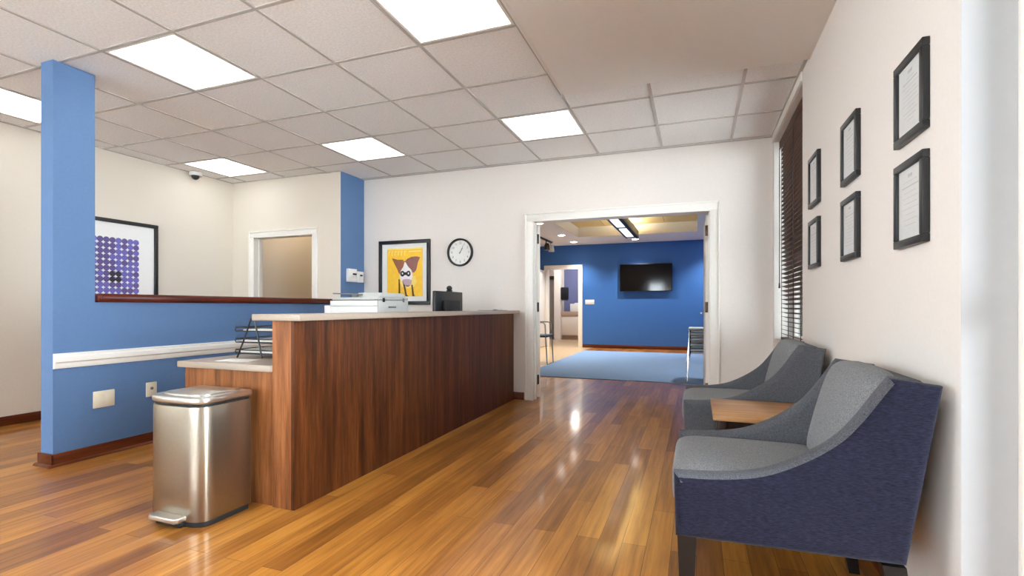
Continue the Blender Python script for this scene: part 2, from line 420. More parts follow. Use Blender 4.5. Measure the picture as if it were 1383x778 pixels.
lab = {(0, 0): 'square lit ceiling panel nearest the top of the blue post', (0, 1): 'square lit ceiling panel above the dog picture and printer',
       (1, 0): 'large lit ceiling panel cut off by the top edge beside the beige soffit', (1, 1): 'square lit ceiling panel in front of the double doorway',
       (2, 0): 'lit ceiling panel half hidden behind the blue post at the left', (2, 1): 'lit ceiling panel beside the dome camera over the rear corner'}
first = None
for i, lx in enumerate(lights_x):
    for j, ly in enumerate(lights_y):
        L = lab.get((i, j), 'lit ceiling panel over the front of the room behind the viewer')
        cx, cy = (lx[0]+lx[1])/2, (ly[0]+ly[1])/2
        if first is None:
            first = t = thing('ceiling_light', L, 'light', (cx, cy, CZ+.004), 'square lit ceiling panels')
            h = G/2-.013
            f = MB()
            for a, b_, c, d in ((-h, h, -h, -h+.016), (-h, h, h-.016, h), (-h, -h+.016, -h+.016, h-.016), (h-.016, h, -h+.016, h-.016)):
                f.box(cx+a, cx+b_, cy+c, cy+d, CZ+.001, CZ+.09)
            f.box(cx-h, cx+h, cy-h, cy+h, CZ+.09, CZ+.1)
            f.build('light_frame', M['white_trim'], t)
            MB().box(cx-h+.016, cx+h-.016, cy-h+.016, cy+h-.016, CZ+.004, CZ+.012).build('diffuser', M['panel_light'], t)
        else:
            copy_tree(first, (cx, cy, CZ+.004), L)

# ------------------------------------------------------------------ windows
# window 1 : recess with casing, frame, glass
mb = MB()
x0 = XR+.17
for a in ((4.0, 4.05, .75, 2.655), (5.35, 5.40, .75, 2.655), (4.05, 5.35, .75, .80), (4.05, 5.35, 2.605, 2.655), (4.05, 5.35, 1.70, 1.74)):
    mb.box(x0, x0+.06, a[0], a[1], a[2], a[3], .004)
w1 = struct('window_1', mb, M['white_trim'], 'tall window with dark blinds in the right wall', 'window')
MB().box(x0+.028, x0+.034, 4.05, 5.35, .80, 2.605).build('glass_pane', M['glass'], w1)
struct('trim_8', MB().box(XR+.001, XR+.17, 4.0, 5.40, .751, .765, .003).box(XR+.002, XR+.17, 5.385, 5.40, .75, 2.655).box(XR+.002, XR+.17, 4.0, 4.012, .75, 2.655).box(XR-.012, XR, 4.0, 5.42, 2.66, CZ, .003), M['white_trim'], 'white sill and reveal boards of the blind window', 'trim')
# window 2 : full height glazing near the camera
mb = MB(); x0 = XR+.135
for a in ((1.70, 1.758, 0, 2.62), (.4, .46, 0, 2.62), (.46, 1.70, 0, .12), (.46, 1.70, 2.56, 2.62), (.46, 1.70, 1.05, 1.11)):
    mb.box(x0, x0+.06, a[0], a[1], a[2], a[3], .004)
mb.box(x0-.012, x0, 1.735, 1.758, 0, 2.62, .003)
w2 = struct('window_2', mb, M['white_trim'], 'white framed full height glazing at the right picture edge', 'window')
MB().box(x0+.026, x0+.034, .46, 1.70, .12, 2.56).build('glass_pane', M['glass'], w2)
# window 3, added behind the camera to let in fill daylight
mb = MB()
for a in ((-5.2, -5.14, .85, 2.5), (-1.86, -1.8, .85, 2.5), (-5.14, -1.86, .85, .91), (-5.14, -1.86, 2.44, 2.5), (-3.53, -3.47, .91, 2.44)):
    mb.box(a[0], a[1], YF-.10, YF-.04, a[2], a[3], .004)
w3 = struct('fill_window_3', mb, M['white_trim'], 'added white framed fill window behind the viewer', 'window')
MB().box(-5.14, -1.86, YF-.074, YF-.066, .91, 2.44).build('glass_pane', M['glass'], w3)

# window 4, added out of view on the left for fill daylight
mb = MB()
for a in ((-3.6, -3.54, .7, 2.6), (-1.06, -1.0, .7, 2.6), (-3.54, -1.06, .7, .76), (-3.54, -1.06, 2.54, 2.6), (-2.33, -2.27, .76, 2.54)):
    mb.box(XL-.12, XL-.06, a[0], a[1], a[2], a[3], .004)
w4 = struct('fill_window_4', mb, M['white_trim'], 'added white framed fill window in the left wall beside the viewer', 'window')
MB().box(XL-.094, XL-.086, -3.54, -1.06, .76, 2.54).build('glass_pane', M['glass'], w4)
# blinds
t = thing('window_blind', 'dark brown wooden slat blind in the right wall window', 'blind', (XR+.085, 4.69, .76))
xb = XR+.082
MB().box(xb-.03, xb+.03, 4.03, 5.375, 2.60, 2.652, .003).box(xb-.036, xb-.03, 4.02, 5.38, 2.575, 2.652, .002).build('headrail', M['blind'], t)
mb = MB(); tilt = math.radians(16); nsl = 44
for k in range(nsl):
    z = .815+k*.0405
    cs, sn = .025*math.cos(tilt), .025*math.sin(tilt)
    mb.prism([(xb-cs, z+sn), (xb, z+.0025), (xb+cs, z-sn), (xb+cs, z-sn-.003), (xb, z-.0005), (xb-cs, z+sn-.003)], 'y', 4.03, 5.375)
mb.build('slats', M['blind'], t)
MB().box(xb-.025, xb+.025, 4.03, 5.375, .765, .785, .004).build('bottom_rail', M['blind'], t)
for y in (4.10, 4.70, 5.30):
    MB().box(xb-.0285, xb-.0265, y-.012, y+.012, .77, 2.60).box(xb+.0265, xb+.0285, y-.012, y+.012, .77, 2.60).build('ladder_tape', M['tape'], t)
MB().cyl((xb-.042, 5.33, 1.30), (xb-.042, 5.33, 2.58), .004, n=8).cyl((xb-.042, 5.33, 1.25), (xb-.042, 5.33, 1.30), .009, .006, n=10).build('tilt_wand', M['blind'], t)

# ------------------------------------------------------------------ double doors
hinges_z = (.22, 1.07, 1.87)
def door(name, hinge, ang, width, hand, label):
    t = struct_door = thing(name, label, 'door', (hinge[0], hinge[1], 0)); t['kind'] = 'structure'
    mb = MB(); mb.box(0, width, -.022, .022, .012, 2.035, .003)
    mb.box(.11, width-.11, -.025, -.0215, .25, 1.9, .001).box(.11, width-.11, .0215, .025, .25, 1.9, .001)
    o = mb.build('door_leaf', M['white_trim'], None); o.parent = t; o.rotation_euler = (0, 0, ang)
    h = MB()
    for s in (-1, 1):
        h.cyl((width-.07, s*.025, 1.0), (width-.07, s*.06, 1.0), .011).cyl((width-.07, s*.055, 1.0), (width-.17, s*.055, 1.0), .009)
        h.cyl((width-.07, s*.022, 1.0), (width-.07, s*.03, 1.0), .028)
    oh = h.build('door_handle', M['chrome'], None); oh.parent = o
    for z in hinges_z:
        q = MB(); x = hinge[0]; y = hinge[1]
        q.cyl((x, y-.004, z-.055), (x, y-.004, z+.055), .011, n=10)
        if hand > 0: q.box(x-.03, x+.018, y-.012, y-.006, z-.055, z+.055, .001)
        q.box(x-.003 if hand > 0 else x-.002, x+.002 if hand > 0 else x+.003, y-.05, y, z-.055, z+.055)
        q.build('hinge', M['bronze'] if hand > 0 else M['black'], t)
    return t
door('door_1', (.115, YB+.155), math.radians(90.6), .93, 1, 'white door leaf folded back on the right of the double doorway')
door('door_2', (-1.745, YB+.155), math.radians(112), .93, -1, 'white door leaf folded back on the left of the double doorway')

# ------------------------------------------------------------------ far room
DB = M['deepblue']
struct('wall_far', MB().box(-5.2, -3.80, YFAR, YFAR+.13, 0, 3.0).box(-2.94, 1.2, YFAR, YFAR+.13, 0, 3.0).box(-3.80, -2.94, YFAR, YFAR+.13, 2.10, 3.0), DB, 'deep blue far wall with the television', 'wall')
struct('wall_far_right', MB().box(.95, 1.1, YB+.14, YFAR, 0, 3.0), DB, 'blue right wall of the far room', 'wall')
struct('wall_far_left', MB().box(-5.2, -5.05, 6.8, 17.2, 0, 3.0), W, 'off-white left wall of the far room', 'wall')
bb('baseboard_far', [(-2.84, .95, YFAR-.014, YFAR), (-5.05, -3.9, YFAR-.014, YFAR)], M['basex'], 'brown baseboard at the foot of the far blue wall')
TX0, TX1, TY0, TY1, TZ = -2.64, .02, 7.0, 11.66, 2.96
FC = M['whiteceil'] = plain('far ceiling paint', (242, 239, 231), .9, var=.02)
mb = MB().box(-5.05, TX0, YB+.14, YFAR, CZ, 2.9).box(TX1, .95, YB+.14, YFAR, CZ, 2.9).box(TX0, TX1, YB+.14, TY0, CZ, 2.9).box(TX0, TX1, TY1, YFAR, CZ, 2.9)
mb.box(-5.2, 1.2, YFAR, 17.2, 2.74, 2.9)
mb.box(TX0-.05, TX1+.05, TY1, TY1+.05, 2.9, 3.05).box(TX0-.05, TX1+.05, TY0-.05, TY0, 2.9, 3.05).box(TX0-.05, TX0, TY0, TY1, 2.9, 3.05).box(TX1, TX1+.05, TY0, TY1, 2.9, 3.05)
struct('ceiling_far', mb, FC, 'white ceiling of the far room around its recess', 'ceiling')
mb = MB()
k = 0
xx = TX0
while xx < TX1-.02:
    x2 = min(xx+.66, TX1); yy = TY0
    while yy < TY1-.02:
        y2 = min(yy+1.3, TY1); mb.box(xx+.004, x2-.004, yy+.004, y2-.004, TZ+.0, TZ+.03); yy = y2
    xx = x2
mb.box(TX0, TX1, TY0, TY1, TZ+.03, TZ+.06)
struct('ceiling_recess', mb, plain('tan ceiling panel', (222, 196, 132), .8, var=.04), 'tan panelled recess in the far room ceiling', 'ceiling')

carpet = MB().box(-2.58, .80, 7.36, 12.05, 0.001, .012, .003).build('carpet', M['carpet'])
tag(carpet, 'pale blue carpet on the floor of the far room', 'carpet')

# downlights (real lamps)
DL = [(-2.93, 9.48, 'recessed round downlight nearest the top left corner of the double doorway'), (-2.93, 11.23, 'middle round downlight of the row left of the ceiling recess'),
      (-2.93, 12.48, 'round downlight closest to the blue wall above the far doorway'), (-1.4, 12.48, 'round downlight above the television on the far blue wall'),
      (.35, 12.48, 'round downlight at the right end of the far blue wall'), (.45, 8.6, 'round downlight right of the ceiling recess behind the open door leaf')]
f0 = None
for x, y, L in DL:
    if f0 is None:
        f0 = thing('downlight', L, 'light', (x, y, CZ-.001), 'round downlights in the far room')
        MB().lathe([(.075, 0), (.105, -.004), (.11, -.001), (.11, .0), (.075, .0)], (x, y, CZ-.0005), n=32, cap=False).build('trim_ring', M['white_trim'], f0)
        MB().lathe([(.0001, -.003), (.074, -.003), (.074, 0), (.0001, 0)], (x, y, CZ-.0005), n=32).build('lens', M['down'], f0)
    else: copy_tree(f0, (x, y, CZ-.001), L)
    ld = bpy.data.lights.new('downlight_lamp', 'SPOT'); ld.energy = 140
    ld.spot_size = math.radians(115); ld.spot_blend = .8; ld.shadow_soft_size = .06; ld.color = (1, .96, .9)
    lo = bpy.data.objects.new('downlight_lamp', ld); COL.objects.link(lo); lo.location = (x, y, CZ-.02)

# linear pendant fixture in the recess
t = thing('linear_light', 'long black linear light hanging in the far room ceiling recess', 'light', (-1.35, 9.9, 2.62))
MB().box(-1.49, -1.21, 8.0, 11.45, 2.63, 2.77, .004).box(-1.49, -1.45, 8.0, 11.45, 2.612, 2.63).box(-1.285, -1.21, 8.0, 11.45, 2.612, 2.63).build('housing', M['black'], t)
MB().box(-1.44, -1.26, 8.05, 11.4, 2.77, 2.775).build('uplight_strip', M['uplight'], t)
for a, b_ in ((8.55, 9.8), (10.05, 11.2)):
    MB().box(-1.445, -1.29, a, b_, 2.614, 2.63).build('diffuser', M['linear'], t)
for y in (8.6, 10.9):
    MB().cyl((-1.35, y, 2.77), (-1.35, y, TZ), .006, n=8).build('hanger', M['black'], t)

# track light
t = thing('track_light', 'black ceiling track with two spot heads at the far left', 'light', (-3.45, 11.4, CZ))
MB().box(-3.475, -3.425, 10.7, 12.25, CZ-.035, CZ, .003).build('track', M['black'], t)
for y, mt in ((11.75, M['black']), (12.15, M['greyplastic'])):
    h = MB().cyl((-3.45, y, CZ-.035), (-3.45, y, CZ-.13), .014, n=10, mi=0)
    h.lathe([(.0001, 0), (.045, .0), (.065, -.06), (.075, -.16), (.06, -.165), (.0001, -.15)], (-3.43, y, CZ-.10), n=24, mi=0)
    h.build('spot_head', mt, t)

# television
t = thing('television', 'black wall mounted television on the far blue wall', 'television', (-1.205, YFAR-.05, 1.47))
MB().box(-1.85, -.56, YFAR-.09, YFAR-.045, 1.47, 2.17, .008).box(-1.5, -.9, YFAR-.045, YFAR-.02, 1.6, 2.05, .005).build('casing', M['black'], t)
MB().box(-1.835, -.575, YFAR-.0925, YFAR-.089, 1.485, 2.155).build('screen', M['screen'], t)
MB().box(-1.35, -1.05, YFAR-.021, YFAR, 1.7, 1.95).build('wall_mount', M['midgrey'], t)
t = thing('switch_plate', 'white four gang switch plate left of the television', 'switch', (-2.645, YFAR, 1.2))
MB().box(-2.765, -2.525, YFAR-.008, YFAR, 1.14, 1.265, .003).build('plate', M['whiteplastic'], t)
for k in range(4):
    MB().box(-2.74+k*.055, -2.715+k*.055, YFAR-.014, YFAR-.008, 1.18, 1.225, .002).build('rocker', M['whiteplastic'], t)

# far doorway: leaf, room behind
t = thing('door_3', 'white door leaf standing open at the far blue wall doorway', 'door', (-3.79, YFAR-.03, 0)); t['kind'] = 'structure'
MB().box(-3.905, -3.86, 12.20, 13.05, .012, 2.06, .003).box(-3.86, -3.857, 12.30, 12.95, .2, 1.95, .001).build('door_leaf', M['white_trim'], t)
MB().cyl((-3.857, 12.28, 1.0), (-3.81, 12.28, 1.0), .011, n=10).cyl((-3.815, 12.28, 1.0), (-3.815, 12.38, 1.0), .009, n=10).build('door_handle', M['chrome'], t)
struct('wall_inner', MB().box(-4.38, -4.17, 15.85, 16.05, 0, 2.74).box(-4.36, -4.235, 16.6, 16.72, 0, 2.74).box(-5.05, -4.38, 16.7, 16.82, 0, 2.74), W, 'white walls of the room beyond the far doorway', 'wall')
struct('wall_inner_right', MB().box(-4.235, -2.0, 16.6, 16.72, 0, 2.74).box(-2.0, -1.9, YFAR+.13, 16.72, 0, 2.74), M['violet'], 'violet blue wall of the room beyond the far doorway', 'wall')
t = thing('door_4', 'grey door with a dark closer beyond the far doorway', 'door', (-4.6, 16.4, 0)); t['kind'] = 'structure'
MB().box(-4.98, -4.40, 16.38, 16.42, .01, 2.12, .003).build('door_leaf', plain('grey door paint', (150, 146, 136), .5), t)
MB().box(-4.80, -4.45, 16.30, 16.38, 2.0, 2.12, .005).build('door_closer', M['black'], t)
t = thing('base_cabinet', 'cream base cabinet with tan worktop beyond the far doorway', 'cabinet', (-3.5, 16.2, 0))
MB().box(-4.17, -2.6, 15.99, 16.55, .14, .78, .003).build('carcass', M['cabinet'], t)
MB().box(-4.15, -2.6, 16.03, 16.55, 0, .14).build('toe_kick', M['worktop'], t)
for k in range(2): MB().box(-4.15+k*.78, -3.40+k*.78, 15.97, 15.99, .16, .76, .004).build('cabinet_door', M['cabinet'], t)
MB().box(-4.17, -2.6, 15.95, 16.58, .78, .92, .006).build('worktop', M['worktop'], t)
t = thing('towel_dispenser', 'black paper towel dispenser on the wall beyond the far doorway', 'dispenser', (-4.10, 16.0, 1.3))
MB().box(-4.165, -3.93, 15.86, 16.04, 1.31, 1.72, .03, seg=3).build('housing', M['black'], t)
MB().box(-4.14, -3.96, 15.93, 16.03, 1.285, 1.315, .004).build('outlet_slot', M['midgrey'], t)
t = thing('tissue_box', 'small white box on the worktop beyond the far doorway', 'box', (-3.75, 16.3, .92))
MB().box(-3.93, -3.55, 16.2, 16.42, .92, 1.18, .01).build('box_body', M['whiteplastic'], t)
MB().box(-3.80, -3.68, 16.28, 16.34, 1.178, 1.21, .006).build('tissue', M['paper'], t)

# side chair left of the carpet
t = thing('side_chair', 'slim metal chair with a slate blue seat left of the blue carpet', 'chair', (-2.82, 9.2, 0))
cx, cy = -2.82, 9.2
MB().box(cx-.23, cx+.2, cy-.22, cy+.22, .50, .545, .018, seg=3).build('seat', M['seatblue'], t)
MB().tube([(cx-.2, cy+.21, .80), (cx-.2, cy-.21, .80)], .014).box(cx-.225, cx-.2, cy-.2, cy+.2, .62, .80, .01).build('backrest', M['seatblue'], t)
for sy in (-1, 1):
    MB().tube([(cx-.22, cy+sy*.21, 0), (cx-.2, cy+sy*.21, .5), (cx-.2, cy+sy*.21, .79)], .012).build('leg', M['chrome'], t)
    MB().tube([(cx+.2, cy+sy*.21, 0), (cx+.17, cy+sy*.21, .5), (cx+.16, cy+sy*.21, .74), (cx+.12, cy+sy*.21, .78), (cx-.2, cy+sy*.21, .785)], .012).build('leg', M['chrome'], t)

# stack of chairs on the right, mostly behind the door leaf
base = None
for k in range(5):
    L = ['lowest pale blue chair of the stack beside the right door leaf', 'second lowest pale blue chair of the stack beside the right door leaf', 'middle pale blue chair of the stack beside the right door leaf',
         'second highest pale blue chair of the stack beside the right door leaf', 'topmost pale blue chair of the stack beside the right door leaf'][k]
    loc = (.13, 7.75, .016+k*.075)
    if base is None:
        base = thing('stacking_chair', L, 'chair', loc, 'stacked chairs in the far room')
        x, y, z = loc
        MB().box(x-.24, x+.2, y-.22, y+.22, z+.40, z+.458, .018, seg=3).build('seat', M['seatpale'], base)
        MB().prism([(x+.21, z+.55), (x+.235, z+.55), (x+.285, z+.80), (x+.26, z+.80)], 'y', y-.21, y+.21, .01).build('backrest', M['seatpale'], base)
        for sy in (-1, 1):
            MB().tube([(x-.26, y+sy*.25, z), (x-.21, y+sy*.245, z+.43), (x+.16, y+sy*.245, z+.435)], .011).build('leg', M['chrome'], base)
            MB().tube([(x+.3, y+sy*.25, z), (x+.18, y+sy*.245, z+.43), (x+.285, y+sy*.225, z+.80)], .011).build('leg', M['chrome'], base)
    else: copy_tree(base, loc, L)

# ------------------------------------------------------------------ reception desk
t = thing('reception_desk', 'long walnut reception desk with raised pale counter ledge', 'desk', (-2.05, 3.7, 0))
CXF, CXI, DX = -1.982, -2.129, -2.80
MB().box(CXF-.02, CXF, 2.063, 5.42, 0, .998).build('front_panel', M['walnut'], t)
MB().box(CXI, CXF-.02, 2.063, 2.083, 0, .998).build('end_panel', M['walnut_lit'], t)
MB().box(CXI, CXI+.02, 2.083, 5.42, 0, .998).build('inner_panel', M['walnut'], t)
MB().box(-2.246, -1.918, 2.035, YB-.005, .998, 1.032, .003).build('counter_ledge', M['counter'], t)
MB().box(DX, CXI, 2.075, 2.10, 0, .722).build('side_panel', M['walnut_lit'], t)
MB().box(DX-.035, CXI-.001, 2.05, YB-.02, .722, .757, .003).build('work_surface', M['counter'], t)
MB().box(DX+.35, DX+.37, 2.10, 5.40, .3, .72).build('modesty_panel', M['walnut'], t)

# trash can (against the desk end, front to -Y)
x0, x1, yb, yf = -2.60, -2.225, 2.03, 1.80
def dshape(inset=0, nose=.085, n=14):
    a, b_ = x0+inset, x1-inset
    pts = [(b_, yb-inset-.02), (b_-.02, yb-inset), (a+.02, yb-inset), (a, yb-inset-.02)]
    cx, w = (a+b_)/2, (b_-a)/2
    for k in range(n+1):
        th = PI-PI*k/n
        c, s = math.cos(th), math.sin(th)
        e = 2/3.2
        pts.append((cx+w*math.copysign(abs(c)**e, c), yf+inset-(nose)*abs(s)**e))
    return pts
t = thing('trash_can', 'brushed steel step trash can standing against the end of the desk', 'trash can', (-2.41, 1.88, 0))
MB().prism(dshape(.008), 'z', 0, .03, .004).build('base_ring', M['blackmatte'], t)
MB().prism(dshape(0), 'z', .028, .585, .003).build('can_body', M['steel'], t, 30)
MB().prism(dshape(.006), 'z', .585, .597).build('lid_gap', M['blackmatte'], t)
MB().prism(dshape(-.004), 'z', .597, .632, .012, seg=4).prism(dshape(.035), 'z', .630, .640, .008, seg=3).build('lid', M['steel_lid'], t, 40)
pd = MB().prism([(-2.515, 1.68), (-2.50, 1.665), (-2.33, 1.665), (-2.315, 1.68), (-2.315, 1.75), (-2.515, 1.75)], 'z', .035, .06, .006)
po = pd.build('pedal', M['steel_lid'], t)
MB().box(-2.50, -2.33, 1.70, 1.76, 0.004, .036, .004).build('pedal_housing', M['blackmatte'], po)

# wire letter tray organizer
oy0, oy1 = 2.30, 2.58
t = thing('letter_tray', 'black wire three tier letter tray on the low end of the desk', 'letter tray', (-2.5, 2.44, .757))
for y in (oy0, oy1):
    MB().tube([(-2.655, y, .76), (-2.585, y, .90), (-2.542, y, 1.0)], .005).tube([(-2.455, y, .76), (-2.49, y, .90), (-2.512, y, .985)], .005).tube([(-2.542, y, 1.0), (-2.527, y, 1.006), (-2.512, y, .985)], .005).build('upright', M['wire'], t)
for z in (.785, .853, .922):
    q = MB(); xa, xb_ = -2.69, -2.30
    for dz in (0, .022):
        q.tube([(xa, oy0+.02, z+dz), (xa+.02, oy0+.006, z+dz), (xb_-.02, oy0+.006, z+dz), (xb_, oy0+.02, z+dz), (xb_, oy1-.02, z+dz), (xb_-.02, oy1-.006, z+dz), (xa+.02, oy1-.006, z+dz), (xa, oy1-.02, z+dz)], .0035, closed=True)
    for k in range(9):
        yy = oy0+.03+k*(oy1-oy0-.06)/8
        q.tube([(xa, yy, z+.001), (xb_, yy, z+.001)], .002, n=6)
    q.tube([(xa, oy0+.02, z+.022), (xa-.004, oy0+.02, z+.011), (xa, oy0+.02, z)], .003, n=6)
    q.build('tray', M['wire'], t)
for k, (z, h, L) in enumerate(((.7885, .018, 'thick stack of white papers in the lowest letter tray'), (.8565, .01, 'thin stack of white papers in the middle letter tray'), (.9255, .006, 'few white sheets in the top letter tray'))):
    o = MB().box(-2.66+.01*k, -2.32, oy0+.03, oy1-.03, z, z+h, .001).build('paper_stack', M['paper'])
    tag(o, L, 'papers', 'papers in the letter tray')
o = MB().prism([(-2.62, 2.12), (-2.40, 2.15), (-2.43, 2.27), (-2.64, 2.24)], 'z', .7575, .7595).build('loose_paper', M['paper'])
tag(o, 'flat white sheet lying in front of the wire letter tray', 'paper')

# printer
t = thing('printer', 'white and grey multifunction printer behind the counter ledge', 'printer', (-2.86, 3.92, .757))
px0, px1, py0, py1 = -3.10, -2.60, 3.68, 4.16
dz0 = .757
pb = MB().box(px0, px1, py0, py1, dz0, 1.13, .006, mi=0).box(px0-.001, px1+.001, py0-.001, py1+.001, 1.02, 1.025, mi=1).build('printer_body', [M['greyplastic'], M['midgrey']], t)
MB().box(px0-.01, px1-.012, py0-.012, py0, .86, 1.075, .004).box(px0-.01, px1-.012, py0-.012, py0, 1.08, 1.128, .004).box(px0-.075, px0-.01, py0-.012, py0+.25, .86, 1.085, .005).build('side_cover', M['whiteplastic'], t)
MB().box(px0, px1, py0, py1, 1.134, 1.158, .006).prism([(py0+.03, 1.158), (py1-.02, 1.158), (py1-.06, 1.198), (py0+.06, 1.198)], 'x', px0+.24, px1-.01, .008).build('scanner_lid', M['greyplastic'], t)
MB().prism([(px0+.01, 1.188), (px0+.30, 1.178), (px0+.30, 1.186), (px0+.01, 1.200)], 'y', py0+.0, py0+.26, .002).box(px0+.20, px0+.26, py0+.02, py0+.2, 1.158, 1.180).build('paper_feeder', M['midgrey'], t)
MB().box(px1, px1+.006, py0+.06, py0+.09, 1.115, 1.152, .002).build('latch', M['black'], pb)
MB().box(px1, px1+.006, py1-.10, py1-.075, 1.115, 1.152, .002).build('latch', M['midgrey'], pb)
MB().box(px1, px1+.003, py0+.15, py0+.27, 1.062, 1.078, .001).build('badge', M['midgrey'], pb)

# monitor seen from behind
t = thing('computer_monitor', 'black computer monitor seen from behind at the far end of the desk', 'monitor', (-2.42, 4.64, .757))
MB().box(-2.44, -2.405, 4.34, 4.95, .85, 1.232, .008).build('display_housing', M['black'], t)
MB().box(-2.446, -2.439, 4.36, 4.93, .87, 1.215).build('screen', M['screen'], t)
bc = MB().box(-2.405, -2.365, 4.47, 4.82, .93, 1.14, .015).box(-2.366, -2.362, 4.55, 4.72, 1.02, 1.05, .001).build('back_cover', M['blackmatte'], t)
MB().box(-2.425, -2.385, 4.60, 4.69, .77, .95, .006).box(-2.53, -2.30, 4.50, 4.79, .757, .772, .006).build('stand', M['black'], t)
MB().box(-2.404, -2.398, 4.855, 4.875, .90, 1.12, .001).build('cable_strip', M['greyplastic'], bc)
t = thing('webcam', 'small black webcam clipped on top of the computer monitor', 'webcam', (-2.42, 4.665, 1.232))
MB().sphere((-2.42, 4.665, 1.266), .027, sy=1.5).build('camera_body', M['black'], t)
MB().box(-2.445, -2.395, 4.64, 4.69, 1.232, 1.246, .004).build('clip', M['black'], t)
t = thing('clipboard', 'flat grey clipboard lying on the far end of the counter ledge', 'clipboard', (-2.05, 5.0, 1.032))
MB().box(-2.17, -1.955, 4.83, 5.15, 1.0325, 1.037, .001).build('board', M['midgrey'], t)
MB().box(-2.11, -2.01, 5.11, 5.14, 1.037, 1.046, .003).build('clip', M['chrome'], t)

# ------------------------------------------------------------------ wall plates & devices
t = thing('blank_plate', 'wide ivory two gang plate low on the blue half wall near its post', 'wall plate', (XP1, 2.375, .405))
MB().box(XP1, XP1+.008, 2.305, 2.445, .345, .465, .003).build('plate', M['plate'], t)
MB().box(XP1+.008, XP1+.0105, 2.325, 2.368, .37, .44, .001).box(XP1+.008, XP1+.0105, 2.382, 2.425, .37, .44, .001).build('insert', M['plate'], t)
t = thing('outlet_plate', 'small ivory outlet plate on the blue half wall behind the trash can', 'outlet', (XP1, 2.71, .42))
MB().box(XP1, XP1+.008, 2.67, 2.752, .365, .478, .003).build('plate', M['plate'], t)
MB().cyl((XP1+.008, 2.711, .43), (XP1+.014, 2.711, .43), .011, n=16).build('jack', M['midgrey'], t)
t = thing('wall_device', 'white wall mounted control box on the narrow blue wall strip', 'wall device', (-4.08, 5.27, 1.38))
MB().box(-4.08, -4.04, 5.10, 5.265, 1.385, 1.55, .006).build('main_box', M['whiteplastic'], t)
MB().box(-4.08, -4.03, 5.27, 5.39, 1.385, 1.525, .006).build('side_box', M['whiteplastic'], t)
MB().box(-4.04, -4.037, 5.18, 5.25, 1.475, 1.495).build('display', M['black'], t)
MB().box(-4.03, -4.027, 5.31, 5.36, 1.465, 1.485).build('display', M['black'], t)

# dome camera
t = thing('dome_camera', 'white dome security camera with black lens under the ceiling at left', 'camera', (XL+.06, 4.41, CZ-.03))
MB().cyl((XL+.075, 4.41, CZ-.001), (XL+.075, 4.41, CZ-.045), .068, .07, n=28).build('mount', M['whiteplastic'], t)
MB().sphere((XL+.085, 4.40, CZ-.055), .042, sz=1.0).build('dome_lens', M['black'], t)

# ------------------------------------------------------------------ pictures
def frame_x(mb, X, dirn, y0, y1, z0, z1, w, d, bev=.003):
    """frame ring on a wall at X, protruding by d along dirn"""
    a, b_ = sorted((X, X+dirn*d))
    mb.box(a, b_, y0, y1, z0, z0+w, bev).box(a, b_, y0, y1, z1-w, z1, bev).box(a, b_, y0, y0+w, z0+w, z1-w, bev).box(a, b_, y1-w, y1, z0+w, z1-w, bev)
    return mb
cols = [(1.955, 2.207, 1.645, 1.937, 1.280, 1.578), (2.670, 2.930, 1.670, 1.975, 1.297, 1.598), (3.442, 3.709, 1.702, 2.020, 1.314, 1.618)]
where = ['nearest the viewer', 'in the middle column', 'next to the window blind']
for c, (y0, y1, a0, a1, b0, b1) in enumerate(cols):
    for r, (z0, z1) in enumerate(((a0, a1), (b0, b1))):
        L = 'black framed certificate, %s of the pair %s' % (('upper', 'lower')[r], where[c])
        t = thing('framed_certificate', L, 'certificate', (XR, (y0+y1)/2, z0), 'framed certificates on the right wall')
        frame_x(MB(), XR, -1, y0, y1, z0, z1, .027, .022).build('frame', M['frame'], t)
        q = MB().box(XR-.012, XR-.001, y0+.026, y1-.026, z0+.026, z1-.026, mi=0)
        ww = (y1-y0-.054)
        rows = 9 if (c+r) % 2 else 11
        cyc = (y0+y1)/2
        for k in range(rows):
            frac = (.34, .6, .7, .5, .66, .58, .7, .4, .62, .5, .3)[(k+c*2+r) % 11]
            zz = z1-.075-k*(z1-z0-.13)/rows
            th = .0045 if k == 1 else .0018
            q.box(XR-.0124, XR-.012, cyc-ww*frac/2, cyc+ww*frac/2, zz, zz+th, mi=1)
        q.box(XR-.0124, XR-.012, cyc-.018, cyc+.018, z1-.06, z1-.048, mi=1)
        q.build('certificate_sheet', [M['cert'], M['ink']], t)

# dot print on the left wall
t = thing('framed_dot_print', 'large black framed print of purple dots on the left wall', 'picture', (XL, 3.46, .95))
frame_x(MB(), XL, 1, 2.93, 3.99, .95, 2.01, .04, .03, .004).build('frame', M['frame'], t)
MB().box(XL+.001, XL+.012, 2.965, 3.955, .985, 1.975).build('mat_board', M['mat'], t)
q = MB()
n = 11; p = .0595
for i in range(n):
    for j in range(n+1):
        yy, zz = 3.755-i*p, 1.785-j*p
        mi = 0 if (i < 4 or (j > 7 and i < 6)) else 1
        if random.random() < .25: mi = 1-mi
        d2 = (yy-3.56)**2+(zz-1.40)**2
        if d2 < .004: mi = 2
        q.cyl((XL+.012, yy, zz), (XL+.0135, yy, zz), p*.52, n=14, mi=mi)
        if mi == 2: q.cyl((XL+.0135, yy+.02, zz+.02), (XL+.014, yy+.02, zz+.02), .009, n=8, mi=0)
q.build('dot_pattern', [M['dot1'], M['dot2'], M['dot3']], t)

